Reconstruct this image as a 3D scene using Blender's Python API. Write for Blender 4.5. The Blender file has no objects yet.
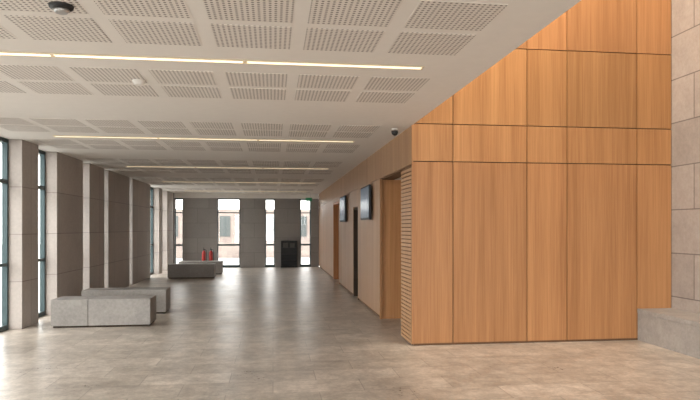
import bpy, bmesh, math, random
from mathutils import Vector
random.seed(4)
scene = bpy.context.scene
scene.view_settings.view_transform = 'Standard'
scene.view_settings.look = 'None'

# ------------------------------------------------------------ materials
def new_mat(name):
    m = bpy.data.materials.new(name); m.use_nodes = True
    nt = m.node_tree
    return m, nt, nt.nodes, nt.links, nt.nodes['Principled BSDF']

def math_node(N, L, op, a, b=None):
    n = N.new('ShaderNodeMath'); n.operation = op
    for i, v in enumerate((a, b)):
        if v is None: continue
        if isinstance(v, (int, float)): n.inputs[i].default_value = v
        else: L.new(v, n.inputs[i])
    return n.outputs[0]

def mixc(N, L, fac, a, b, mode='MIX'):
    n = N.new('ShaderNodeMix'); n.data_type = 'RGBA'; n.blend_type = mode
    if isinstance(fac, (int, float)): n.inputs[0].default_value = fac
    else: L.new(fac, n.inputs[0])
    for i, v in ((6, a), (7, b)):
        if isinstance(v, tuple): n.inputs[i].default_value = (*v, 1)
        else: L.new(v, n.inputs[i])
    return n.outputs[2]

def noise(N, L, vec, scale, detail=4, rough=.55):
    n = N.new('ShaderNodeTexNoise'); n.inputs['Scale'].default_value = scale
    n.inputs['Detail'].default_value = detail; n.inputs['Roughness'].default_value = rough
    if vec is not None: L.new(vec, n.inputs['Vector'])
    return n.outputs['Fac']

def ramp(N, L, fac, p0, c0, p1, c1):
    n = N.new('ShaderNodeValToRGB'); L.new(fac, n.inputs[0])
    e = n.color_ramp.elements
    e[0].position = p0; e[0].color = (*c0, 1); e[1].position = p1; e[1].color = (*c1, 1)
    return n.outputs[0]

def plain(name, col, rough=.5, metal=0, var=.06, emis=None, es=0):
    m, nt, N, L, P = new_mat(name)
    tc = N.new('ShaderNodeTexCoord')
    f = noise(N, L, tc.outputs['Object'], 9, 3)
    lo = tuple(c * (1 - var) for c in col); hi = tuple(min(1, c * (1 + var)) for c in col)
    L.new(ramp(N, L, f, .3, lo, .7, hi), P.inputs['Base Color'])
    P.inputs['Roughness'].default_value = rough; P.inputs['Metallic'].default_value = metal
    if emis:
        P.inputs['Emission Color'].default_value = (*emis, 1); P.inputs['Emission Strength'].default_value = es
    return m

def wood(name, c_lo, c_hi, rough=.42):
    m, nt, N, L, P = new_mat(name)
    tc = N.new('ShaderNodeTexCoord'); oi = N.new('ShaderNodeObjectInfo')
    sc = N.new('ShaderNodeVectorMath'); sc.operation = 'SCALE'; L.new(oi.outputs['Color'], sc.inputs[0]); sc.inputs['Scale'].default_value = 37
    ad = N.new('ShaderNodeVectorMath'); ad.operation = 'ADD'
    L.new(tc.outputs['Object'], ad.inputs[0]); L.new(sc.outputs[0], ad.inputs[1])
    mp = N.new('ShaderNodeMapping'); mp.inputs['Scale'].default_value = (16, 16, .45); L.new(ad.outputs[0], mp.inputs[0])
    g1 = noise(N, L, mp.outputs[0], 1.0, 7, .65)
    mp2 = N.new('ShaderNodeMapping'); mp2.inputs['Scale'].default_value = (80, 80, 1.2); L.new(ad.outputs[0], mp2.inputs[0])
    g2 = noise(N, L, mp2.outputs[0], 1.0, 3, .6)
    mp3 = N.new('ShaderNodeMapping'); mp3.inputs['Scale'].default_value = (5.5, 5.5, .01); L.new(ad.outputs[0], mp3.inputs[0])
    g3 = noise(N, L, mp3.outputs[0], 1.0, 0)
    f = math_node(N, L, 'ADD', math_node(N, L, 'MULTIPLY', g1, .45), math_node(N, L, 'MULTIPLY', g2, .35))
    f = math_node(N, L, 'ADD', f, math_node(N, L, 'MULTIPLY', g3, .20))
    col = ramp(N, L, f, .36, c_lo, .64, c_hi)
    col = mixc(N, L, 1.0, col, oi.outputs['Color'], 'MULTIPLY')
    L.new(col, P.inputs['Base Color'])
    P.inputs['Roughness'].default_value = rough
    P.inputs['Specular IOR Level'].default_value = .35
    return m

def stone(name, c1, c2, joint, bw, rh, uv='wall', rough=.75, mortar=.006, offset=.5, blotch=.5, bump=.15, spec=.3, mott=0):
    m, nt, N, L, P = new_mat(name)
    tc = N.new('ShaderNodeTexCoord'); sx = N.new('ShaderNodeSeparateXYZ'); L.new(tc.outputs['Object'], sx.inputs[0])
    cb = N.new('ShaderNodeCombineXYZ')
    if uv == 'wall':
        L.new(math_node(N, L, 'ADD', sx.outputs[0], sx.outputs[1]), cb.inputs[0]); L.new(sx.outputs[2], cb.inputs[1])
    else:
        L.new(sx.outputs[0], cb.inputs[0]); L.new(sx.outputs[1], cb.inputs[1])
    b = N.new('ShaderNodeTexBrick'); L.new(cb.outputs[0], b.inputs['Vector'])
    b.inputs['Scale'].default_value = 1; b.inputs['Brick Width'].default_value = bw; b.inputs['Row Height'].default_value = rh
    b.inputs['Mortar Size'].default_value = mortar; b.inputs['Mortar Smooth'].default_value = .2
    b.inputs['Color1'].default_value = (*c1, 1); b.inputs['Color2'].default_value = (*c2, 1); b.inputs['Mortar'].default_value = (*joint, 1)
    b.offset = offset
    n1 = noise(N, L, tc.outputs['Object'], 1.3, 6, .65)
    n2 = noise(N, L, tc.outputs['Object'], 22, 5, .7)
    f = math_node(N, L, 'ADD', math_node(N, L, 'MULTIPLY', n1, .5), math_node(N, L, 'MULTIPLY', n2, .5))
    sh = ramp(N, L, f, .3, (1 - blotch * .5,) * 3, .7, (1 + blotch * .25,) * 3)
    col = mixc(N, L, 1.0, b.outputs['Color'], sh, 'MULTIPLY')
    if mott:
        n3 = noise(N, L, tc.outputs['Object'], 4.5, 8, .75)
        s3 = ramp(N, L, n3, .40, (1 - mott, 1 - mott * 1.05, 1 - mott * 1.08), .60, (1.0, 1.0, 1.0))
        col = mixc(N, L, 1.0, col, s3, 'MULTIPLY')
    L.new(col, P.inputs['Base Color'])
    r = N.new('ShaderNodeMapRange'); L.new(f, r.inputs[0]); r.inputs[1].default_value = .3; r.inputs[2].default_value = .7
    r.inputs[3].default_value = rough - .1; r.inputs[4].default_value = rough + .1
    L.new(r.outputs[0], P.inputs['Roughness'])
    P.inputs['Specular IOR Level'].default_value = spec
    bp = N.new('ShaderNodeBump'); bp.inputs['Strength'].default_value = bump; bp.inputs['Distance'].default_value = .01
    L.new(n2, bp.inputs['Height']); L.new(bp.outputs[0], P.inputs['Normal'])
    return m

M_wood = wood('oak_veneer', (.37, .170, .068), (.57, .295, .130))
M_woodc = wood('oak_veneer_daylit', (.36, .20, .105), (.52, .315, .18))  # less saturated copy of the oak, reflected daylight put into its colour
M_slat = wood('oak_slat', (.42, .23, .11), (.56, .33, .18))
M_slatgap = plain('slat_gap', (.17, .09, .045), .8)
M_floor = stone('floor_limestone', (.50, .44, .375), (.63, .56, .485), (.38, .335, .285), .9, .45, 'floor', rough=.34, mortar=.005, blotch=1.0, bump=.1, spec=.55, mott=.30)
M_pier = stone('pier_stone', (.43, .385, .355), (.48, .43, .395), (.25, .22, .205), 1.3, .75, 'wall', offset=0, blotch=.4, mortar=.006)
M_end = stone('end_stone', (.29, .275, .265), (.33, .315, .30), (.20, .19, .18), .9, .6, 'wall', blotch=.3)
M_rstone = stone('right_wall_stone', (.35, .31, .285), (.42, .375, .345), (.19, .165, .155), 1.2, .62, 'wall', offset=.5, blotch=.45, mortar=.009, mott=.1)
M_bench = stone('bench_granite', (.36, .34, .32), (.38, .36, .34), (.36, .34, .32), 5, 5, 'wall', mortar=0, blotch=.6, rough=.6, mott=.12)
M_ceil = plain('ceiling_plaster', (.80, .76, .715), .9, var=.015)
M_white = plain('white_plaster', (.75, .72, .68), .9, var=.02)
M_black = plain('matte_black', (.015, .015, .017), .5)
M_dark = plain('dark_gap', (.04, .025, .015), .9)
M_teal = plain('teal_window_frame', (.035, .06, .065), .45, .3)
M_red = plain('extinguisher_red', (.42, .03, .025), .35)
M_steel = plain('brushed_steel', (.5, .5, .5), .35, .9)
M_screen = plain('screen_blue', (.02, .035, .055), .2, var=.3, emis=(.07, .13, .19), es=.45)
M_green = plain('exit_green', (.02, .16, .07), .5, emis=(.05, .4, .18), es=.15)
M_tube = plain('fluorescent_tube', (1, .9, .7), .5, emis=(1, .82, .52), es=1.5)
M_trim = plain('light_trim', (.7, .6, .45), .5)
M_brick_out = stone('outside_brick', (.20, .16, .145), (.25, .21, .185), (.24, .20, .18), .6, .25, 'wall')
M_pave = stone('outside_paving', (.3, .3, .29), (.36, .36, .35), (.2, .2, .2), 1, 1, 'floor')
M_outwhite = plain('outside_render', (.6, .62, .62), .9)
M_darkwin = plain('outside_dark_glazing', (.05, .06, .06), .3)

# perforated board
def perf():
    m, nt, N, L, P = new_mat('perforated_board')
    tc = N.new('ShaderNodeTexCoord'); sx = N.new('ShaderNodeSeparateXYZ'); L.new(tc.outputs['Object'], sx.inputs[0])
    pitch = .036
    def cell(o):
        a = math_node(N, L, 'DIVIDE', o, pitch)
        a = math_node(N, L, 'ADD', a, 1000)
        a = math_node(N, L, 'FRACT', a)
        a = math_node(N, L, 'SUBTRACT', a, .5)
        return math_node(N, L, 'MULTIPLY', a, a)
    d = math_node(N, L, 'SQRT', math_node(N, L, 'ADD', cell(sx.outputs[0]), cell(sx.outputs[1])))
    h = math_node(N, L, 'LESS_THAN', d, .27)
    L.new(mixc(N, L, h, (.75, .70, .65), (.24, .21, .19)), P.inputs['Base Color'])
    P.inputs['Roughness'].default_value = .9
    return m
M_perf = perf()

def glass():
    m, nt, N, L, P = new_mat('window_glass')
    out = nt.nodes['Material Output']
    t = N.new('ShaderNodeBsdfTransparent'); t.inputs[0].default_value = (.97, .98, .98, 1)
    g = N.new('ShaderNodeBsdfGlossy'); g.inputs['Roughness'].default_value = .02
    mx = N.new('ShaderNodeMixShader'); mx.inputs[0].default_value = .06
    L.new(t.outputs[0], mx.inputs[1]); L.new(g.outputs[0], mx.inputs[2]); L.new(mx.outputs[0], out.inputs[0])
    return m
M_glass = glass()

# ------------------------------------------------------------ mesh helpers
def empty(name):
    o = bpy.data.objects.new(name, None); o.empty_display_size = .1
    scene.collection.objects.link(o); return o

def link(name, me, mat, parent=None, col=None):
    o = bpy.data.objects.new(name, me); scene.collection.objects.link(o)
    if mat: me.materials.append(mat)
    if parent: o.parent = parent
    if col: o.color = (*col, 1)
    return o

def add_box(bm, x0, x1, y0, y1, z0, z1):
    v = [bm.verts.new((x, y, z)) for z in (z0, z1) for y in (y0, y1) for x in (x0, x1)]
    for f in ((0, 2, 3, 1), (4, 5, 7, 6), (0, 1, 5, 4), (2, 6, 7, 3), (0, 4, 6, 2), (1, 3, 7, 5)):
        bm.faces.new([v[i] for i in f])

def boxes(name, lst, mat, parent=None, bevel=0, col=None):
    bm = bmesh.new()
    for b in lst: add_box(bm, *b)
    if bevel:
        bmesh.ops.bevel(bm, geom=bm.edges[:], offset=bevel, segments=2, affect='EDGES')
    me = bpy.data.meshes.new(name); bm.to_mesh(me); bm.free()
    return link(name, me, mat, parent, col)

def box(name, x0, x1, y0, y1, z0, z1, mat, parent=None, bevel=0, col=None):
    return boxes(name, [(x0, x1, y0, y1, z0, z1)], mat, parent, bevel, col)

def lathe(name, prof, c, mat, parent=None, seg=32):
    bm = bmesh.new(); rings = []
    for r, z in prof:
        rings.append([bm.verts.new((c[0] + r * math.cos(2 * math.pi * i / seg), c[1] + r * math.sin(2 * math.pi * i / seg), c[2] + z)) for i in range(seg)])
    for a, b in zip(rings, rings[1:]):
        for i in range(seg):
            bm.faces.new((a[i], a[(i + 1) % seg], b[(i + 1) % seg], b[i]))
    bm.faces.new(rings[0][::-1]); bm.faces.new(rings[-1])
    bmesh.ops.recalc_face_normals(bm, faces=bm.faces[:])
    for f in bm.faces: f.smooth = len(f.verts) == 4
    me = bpy.data.meshes.new(name); bm.to_mesh(me); bm.free()
    return link(name, me, mat, parent)

def tube(name, pts, r, mat, parent=None):
    cu = bpy.data.curves.new(name, 'CURVE'); cu.dimensions = '3D'; cu.bevel_depth = r
    s = cu.splines.new('POLY'); s.points.add(len(pts) - 1)
    for p, q in zip(s.points, pts): p.co = (*q, 1)
    o = bpy.data.objects.new(name, cu); scene.collection.objects.link(o); cu.materials.append(mat)
    if parent: o.parent = parent
    return o

H = 3.0           # corridor ceiling
XL, XR = -3.94, 1.87
YF = 7.97         # wood feature wall
YE = 24.6
XW = 5.69         # right stone wall
YB = -5.0
HT = 7.0

# ------------------------------------------------------------ floor
box('floor', -4.5, 6.0, YB, YE + .3, -.15, 0, M_floor)

# ------------------------------------------------------------ ceiling with strip lights
ceil = empty('ceiling')
lights_y = [.6, 5.1, 9.6, 14.1, 18.6, 23.1]
SX0, SX1 = -3.3, 1.3; hw = .034
box('ceiling_board', -4.5, 1.88, YB, YE + .3, H, H + .3, M_ceil, ceil)
pan = []
for ly in lights_y:
    for ya in (-1.5, -.9, .38, .98):
        for k in range(8):
            x1 = 1.46 - k * .665
            x0 = x1 - .56
            if x0 < -3.9: continue
            if ly + ya + .51 > YE - .1: continue
            pan.append((x0, x1, ly + ya, ly + ya + .51, H - .003, H + .01))
boxes('perforated_panels', pan, M_perf, ceil)

for i, ly in enumerate(lights_y):
    e = empty('recessed_strip_light' if i == 0 else 'recessed_strip_light.%03d' % i)
    L3 = (SX1 - SX0) / 3
    segs = [(SX0 + k * L3 + .02, SX0 + (k + 1) * L3 - .02, ly - hw, ly + hw, H - .010, H - .002) for k in range(3)]
    boxes('diffuser', segs, M_tube, e)
    boxes('housing', [(SX0, SX1, ly - hw - .012, ly - hw, H - .012, H - .001), (SX0, SX1, ly + hw, ly + hw + .012, H - .012, H - .001)], M_trim, e)

# ------------------------------------------------------------ left wall: piers and windows
wl = empty('wall_left')
piers = [(0.2, .6), (4.2, 4.6), (7.9, 8.6), (10.08, 10.75), (11.63, 13.15), (13.6, 14.75), (15.1, 17.25), (17.6, 20.1), (21.6, 22.2), (23.2, YE)]
prev = -5.0
XO = -4.14
gaps = []
for n, (a, b) in enumerate(piers):
    box('pier_%d' % (n + 1), XO - .1, XL, a, b, 0, H, M_pier, wl)
    gaps.append((prev, a)); prev = b
for n, (a, b) in enumerate(gaps):
    w = empty('window_%d' % (n + 1))
    t = .05
    fr = [(XO - .08, XO, a, a + t, 0, H), (XO - .08, XO, b - t, b, 0, H), (XO - .08, XO, a + t, b - t, 0, .08), (XO - .08, XO, a + t, b - t, H - .06, H),
          (XO - .08, XO, a + t, b - t, 1.0, 1.05), (XO - .08, XO, a + t, b - t, 2.3, 2.36)]
    if b - a > 1.1:
        m = a + (b - a) * .45
        fr += [(XO - .08, XO, m - .03, m + .03, .08, 1.0), (XO - .08, XO, m - .03, m + .03, 1.05, 2.3), (XO - .08, XO, m - .03, m + .03, 2.36, H - .06)]
    boxes('frame', fr, M_teal, w)
    box('glass_pane', XO - .05, XO - .045, a + t, b - t, .08, H - .06, M_glass, w)

# ------------------------------------------------------------ end wall
we = empty('wall_end')
ex = [(-3.56, -2.23), (-1.32, -.32), (.08, 1.10), (1.54, 1.87)]
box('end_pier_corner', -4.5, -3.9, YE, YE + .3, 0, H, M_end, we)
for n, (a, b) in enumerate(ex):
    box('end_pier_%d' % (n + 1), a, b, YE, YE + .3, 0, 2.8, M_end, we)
box('end_lintel', -3.9, XR, YE, YE + .3, 2.8, H, M_white, we)
for n, (a, b) in enumerate([(-3.9, -3.56), (-2.23, -1.32), (-.32, .08), (1.10, 1.54)]):
    w = empty('window_%d' % (n + 20))
    y0, y1 = YE + .12, YE + .18
    boxes('frame', [(a, a + .04, y0, y1, 0, 2.8), (b - .04, b, y0, y1, 0, 2.8), (a + .04, b - .04, y0, y1, 0, .1), (a + .04, b - .04, y0, y1, 2.74, 2.8),
                    (a + .04, b - .04, y0, y1, .88, .95), (a + .04, b - .04, y0, y1, 2.2, 2.24)], M_teal, w)
    box('glass_pane', a + .04, b - .04, YE + .14, YE + .145, .1, 2.74, M_glass, w)

# ------------------------------------------------------------ wood feature wall
wf = empty('wall_wood_feature')
box('backing', XR + .03, 5.9, YF + .03, YF + .2, .03, HT, M_dark, wf)
g = .006
xs = [XR, 2.445, 3.507, 4.096, 5.151, XW - .003]
zs = [.03, 2.507, 3.02, 4.09, 5.2, 6.3, 6.95]
tone = [[.90, .88, .97, .91, .95], [.94, 1.0, .97, .93, 1.0], [1.0, 1.04, .95, .82, .98], [.9, .95, 1.02, .88, 1.0], [1, .95, 1, .9, 1], [1] * 5]
k = 0
for j in range(len(zs) - 1):
    for i in range(len(xs) - 1):
        t = tone[j][i]
        box('panel_%d' % k, xs[i] + g * (i > 0), xs[i + 1] - g, YF, YF + .03, zs[j] + g * (j > 0), zs[j + 1] - g, M_wood, wf, col=(t, t * (.985 + .02 * ((i * 3 + j) % 3)), t * .98))
        k += 1
box('base_shadow_strip', XR + .03, XW, YF + .015, YF + .029, 0, .03, M_slatgap)  # dark strip paints the shade in the recess below the panels

# ------------------------------------------------------------ right corridor wall
wr = empty('wall_corridor_right')
DH = 2.45
dep = .25
bk = [(XR + .03, XR + dep, YF + .2, 8.67, 0, H), (XR + .03, XR + dep, 8.67, 10.42, DH, H),
      (XR + .03, XR + dep, 10.45, 13.2, 0, H), (XR + .03, XR + dep, 13.2, 14.0, 2.06, H),
      (XR + .03, XR + dep, 14.0, 17.0, 0, H), (XR + .03, XR + dep, 17.0, 18.7, 2.37, H), (XR + .03, XR + dep, 18.7, YE, 0, H)]
boxes('backing', bk, M_slatgap, wr)
cl = []
def seg(y0, y1, z0, z1):
    cl.append((y0, y1, z0, z1))
for y0, y1 in ((YF + .035, 8.67), (8.67, 10.42), (10.42, 11.8), (11.8, 13.2), (13.2, 14.0), (14.0, 15.5), (15.5, 17.0), (17.0, 18.7), (18.7, 20.2), (20.2, 21.7), (21.7, 23.2), (23.2, YE)):
    seg(y0, y1, 2.47, H)
for y0, y1 in ((10.42, 11.8), (11.8, 13.2), (14.0, 15.5), (15.5, 17.0), (18.7, 20.2), (20.2, 21.7), (21.7, 23.2), (23.2, YE)):
    seg(y0, y1, .05, 2.47)
seg(13.2, 14.0, 2.08, 2.47); seg(17.0, 18.7, 2.38, 2.47)
for n, (y0, y1, z0, z1) in enumerate(cl):
    t = .93 + .1 * random.random()
    box('cladding_%d' % n, XR, XR + .03, y0 + .004, y1 - .004, z0 + .004, z1 - .004, M_woodc, wr, col=(t, t, t))
sl = []
z = .02
while z < 2.44:
    sl.append((XR - .002, XR + .028, YF + .035, 8.67, z, z + .040)); z += .055
boxes('slatted_grille', sl, M_slat, wr, bevel=.002, col=(1, 1, 1))
box('grille_backing', XR + .015, XR + .03, YF + .035, 8.67, 0, 2.46, M_slatgap, wr)

# opening 1 : timber lined lobby
lob = empty('door_1')
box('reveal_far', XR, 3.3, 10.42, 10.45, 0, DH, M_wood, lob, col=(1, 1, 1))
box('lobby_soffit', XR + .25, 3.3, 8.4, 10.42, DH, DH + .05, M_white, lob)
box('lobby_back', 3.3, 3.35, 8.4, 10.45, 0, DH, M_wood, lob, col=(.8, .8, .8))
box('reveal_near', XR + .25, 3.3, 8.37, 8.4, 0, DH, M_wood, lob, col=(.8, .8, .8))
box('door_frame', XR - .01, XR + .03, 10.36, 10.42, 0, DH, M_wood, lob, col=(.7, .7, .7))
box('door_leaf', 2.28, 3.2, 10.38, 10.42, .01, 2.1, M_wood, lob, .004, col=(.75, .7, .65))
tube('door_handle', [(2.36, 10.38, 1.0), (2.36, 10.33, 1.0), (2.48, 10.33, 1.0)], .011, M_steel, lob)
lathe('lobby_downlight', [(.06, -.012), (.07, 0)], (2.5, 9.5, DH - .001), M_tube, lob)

d2 = empty('door_2')
box('door_leaf', XR + .16, XR + .2, 13.25, 13.95, .01, 2.02, M_wood, d2, .003, col=(.3, .3, .3))
boxes('door_frame', [(XR + .01, XR + .22, 13.2, 13.25, 0, 2.06), (XR + .01, XR + .22, 13.95, 14.0, 0, 2.06), (XR + .01, XR + .22, 13.25, 13.95, 2.02, 2.06)], M_dark, d2)
tube('door_handle', [(XR + .16, 13.33, 1.0), (XR + .11, 13.33, 1.0), (XR + .11, 13.45, 1.0)], .011, M_steel, d2)
d3 = empty('door_3')
boxes('door_frame', [(XR + .005, XR + .22, 17.0, 17.05, 0, 2.37), (XR + .005, XR + .22, 18.65, 18.7, 0, 2.37), (XR + .005, XR + .22, 17.05, 18.65, 2.32, 2.37)], M_wood, d3, col=(.9, .8, .7))
boxes('door_leaves', [(XR + .16, XR + .2, 17.055, 17.845, .01, 2.31), (XR + .16, XR + .2, 17.855, 18.645, .01, 2.31)], M_wood, d3, .003, col=(.85, .75, .65))
tube('door_handle', [(XR + .16, 17.78, .9), (XR + .11, 17.78, .9), (XR + .11, 17.78, 1.2), (XR + .16, 17.78, 1.2)], .011, M_steel, d3)

# wall mounted displays
for n, y0 in enumerate((11.15, 15.0)):
    tv = empty('wall_mounted_display' if n == 0 else 'wall_mounted_display.001')
    box('casing', XR - .08, XR - .035, y0, y0 + 1.1, 1.76, 2.42, M_black, tv, .008)
    box('screen', XR - .083, XR - .079, y0 + .03, y0 + 1.07, 1.80, 2.39, M_screen, tv)
    box('wall_bracket', XR - .035, XR, y0 + .4, y0 + .75, 1.95, 2.25, M_black, tv)

# ------------------------------------------------------------ tall space shell
box('wall_right', XW, XW + .3, YB, YF + .3, 0, HT, M_rstone)
wu = empty('wall_upper_left')
box('bulkhead', 1.58, 1.88, YB, YF + .03, H + .3, HT, M_white, wu)
wb = empty('wall_back')
boxes('back_masonry', [(-4.5, -3.4, YB - .3, YB, 0, H), (1.4, 2.2, YB - .3, YB, 0, HT), (5.3, 6, YB - .3, YB, 0, HT), (2.2, 5.3, YB - .3, YB, 3.4, HT), (-3.4, 1.4, YB - .3, YB, 2.8, H + .3)], M_rstone, wb)
w = empty('window_30')
boxes('frame', [(-3.4 + i * 1.2 - .03, -3.4 + i * 1.2 + .03, YB - .2, YB - .12, 0, 2.8) for i in range(5)] +
      [(2.2 + i * 1.03 - .03, 2.2 + i * 1.03 + .03, YB - .2, YB - .12, 0, 3.4) for i in range(4)], M_teal, w)
roof = empty('ceiling_high')
boxes('roof_slab', [(1.58, 6, YB, 4.4, HT, HT + .3), (1.58, 6, 6.6, YF + .3, HT, HT + .3), (1.58, 2.3, 4.4, 6.6, HT, HT + .3), (3.8, 6, 4.4, 6.6, HT, HT + .3)], M_white, roof)

# ------------------------------------------------------------ benches
def bench(name, x0, x1, y0, y1, split):
    e = empty(name)
    bounds = [x0] + split + [x1]
    boxes('seat_blocks', [(bounds[i] + .002, bounds[i + 1] - .002, y0, y1, .03, .45) for i in range(len(bounds) - 1)], M_bench, e, .006)
    box('plinth', x0 + .03, x1 - .03, y0 + .03, y1 - .03, 0, .03, M_dark, e)
    return e
bench('stone_bench', -3.52, -1.98, 10.1, 10.62, [-2.95])
bench('stone_bench.001', -3.49, -1.98, 11.55, 12.05, [-2.75])
bench('stone_bench.002', -3.3, -1.85, 19.5, 20.0, [-2.6])
bench('stone_bench.003', -3.2, -1.75, 21.1, 21.6, [-2.5])
e = empty('wall_bench')
yy = [YF, 6.4, 4.6, 2.8, 1.0, -.8, -2.6, -4.4]
boxes('seat_top', [(5.153, XW, yy[i + 1] + .002, yy[i] - .002, .39, .45) for i in range(7)], M_bench, e, .003)
boxes('seat_front', [(5.158, XW, yy[i + 1] + .002, yy[i] - .002, 0.0, .388) for i in range(7)], M_bench, e, .003)

# ------------------------------------------------------------ fire extinguishers
for n, x in enumerate((-2.56, -2.30)):
    e = empty('fire_extinguisher' if n == 0 else 'fire_extinguisher.001')
    c = (x, 22.9, .20)
    lathe('cylinder', [(.06, 0), (.072, .02), (.072, .46), (.065, .50), (.04, .54), (.028, .56)], c, M_red, e)
    lathe('valve', [(.022, .56), (.022, .62)], c, M_black, e, 16)
    boxes('lever', [(x - .012, x + .012, 22.80, 22.93, .82, .835), (x - .012, x + .012, 22.79, 22.92, .855, .87)], M_black, e)
    tube('hose', [(x + .02, 22.9, .80), (x + .08, 22.88, .78), (x + .10, 22.87, .6), (x + .095, 22.87, .36)], .012, M_black, e)
    boxes('stand', [(x - .09, x + .09, 22.8, 23.0, .17, .20), (x - .09, x - .07, 22.9, 22.92, 0, .17), (x + .07, x + .09, 22.9, 22.92, 0, .17), (x - .09, x + .09, 22.8, 23.0, 0, .02)], M_red, e)

# black cabinet against end pier
e = empty('black_shelf_unit')
cx0, cx1, cy = .32, .98, YE - .28
boxes('carcass', [(cx0, cx0 + .03, cy, YE - .01, 0, 1.08), (cx1 - .03, cx1, cy, YE - .01, 0, 1.08), (cx0, cx1, cy, YE - .01, 1.05, 1.08), (cx0, cx1, YE - .03, YE - .01, 0, 1.08)] +
      [(cx0 + .03, cx1 - .03, cy, YE - .03, zz, zz + .02) for zz in (.04, .28, .52, .78)], M_black, e)
boxes('leaflets', [(cx0 + .08, cx0 + .28, cy + .05, cy + .07, .80, 1.0), (cx0 + .36, cx0 + .55, cy + .05, cy + .07, .80, .98)], plain('leaflet_paper', (.10, .10, .09), .7), e)

# ceiling fixtures
lathe('smoke_detector', [(.035, -.05), (.05, -.03), (.06, -.012), (.06, 0)], (-1.26, 5.89, H), M_white)
e = empty('ceiling_speaker')
lathe('bezel', [(.05, -.03), (.07, -.02), (.075, 0)], (-1.32, 3.97, H), M_black, e)
lathe('cone', [(.035, -.05), (.05, -.03)], (-1.32, 3.97, H), M_steel, e)
e = empty('security_camera')
lathe('mount', [(.035, -.03), (.05, 0)], (1.70, 8.3, H), M_white, e)
lathe('dome', [(.012, -.10), (.035, -.085), (.048, -.055), (.048, -.03)], (1.70, 8.3, H), M_black, e)
e = empty('exit_sign')
box('panel', 1.30, 1.56, 24.2, 24.22, 2.68, 2.82, M_green, e)
boxes('hanger', [(1.35, 1.36, 24.205, 24.215, 2.82, H), (1.50, 1.51, 24.205, 24.215, 2.82, H)], M_steel, e)

# ------------------------------------------------------------ outside
box('ground_outside', -60, 40, -30, 70, -.4, -.16, M_pave)
ob = empty('brick_building_outside')
boxes('facade', [(-8, 8, 36, 37, -.16, 2.7)], M_brick_out, ob)
boxes('facade_windows', [(-7.6 + i * 1.5, -7.0 + i * 1.5, 35.95, 36, 1.1, 2.3) for i in range(10)], M_darkwin, ob)
ol = empty('rendered_building_outside')
boxes('facade', [(-29, -26, -10, 30, -.16, 4.5)], M_outwhite, ol)
boxes('facade_windows', [(-26, -25.95, -9 + i * 3, -7.6 + i * 3, 1, 3.2) for i in range(13)], M_darkwin, ol)

# ------------------------------------------------------------ world and lights
wd = bpy.data.worlds.new('World'); scene.world = wd; wd.use_nodes = True
bg = wd.node_tree.nodes['Background']
bg.inputs[0].default_value = (1.0, .98, .95, 1); bg.inputs[1].default_value = 8.8

def area(name, loc, rot, sx, sy, power=0, color=(1, 1, 1), portal=False, spread=None):
    l = bpy.data.lights.new(name, 'AREA'); l.shape = 'RECTANGLE'; l.size = sx; l.size_y = sy
    l.energy = power; l.color = color
    if portal: l.cycles.is_portal = True
    if spread: l.spread = spread
    o = bpy.data.objects.new(name, l); o.location = loc; o.rotation_euler = rot
    scene.collection.objects.link(o); return o
R = math.radians
area('window_portal_left', (XO - .25, 9.8, 1.5), (0, R(-90), 0), 3.0, 29.6, portal=True)
area('window_portal_end', (-1.2, YE + .35, 1.4), (R(-90), 0, 0), 5.6, 2.8, portal=True)
area('skylight_portal', (3.05, 5.5, HT + .32), (0, 0, 0), 1.5, 2.2, portal=True)
area('window_portal_back', (.95, YB - .32, 1.7), (R(90), 0, 0), 8.8, 3.4, portal=True)
area('ceiling_wash_lamp', (2.6, 7.1, 6.9), (R(12), 0, 0), .7, .2, 190, (1, .86, .68))
area('ceiling_wash_lamp.001', (4.7, 7.1, 6.9), (R(12), 0, 0), .7, .2, 50, (1, .86, .68))

# ------------------------------------------------------------ camera
cd = bpy.data.cameras.new('camera'); cd.sensor_width = 36; cd.lens = 600 / 700 * 36; cd.shift_y = .04
co = bpy.data.objects.new('camera', cd); co.location = (0, 0, 1.6)
co.rotation_euler = (R(90), 0, -math.atan(77 / 600)); scene.collection.objects.link(co)
scene.camera = co
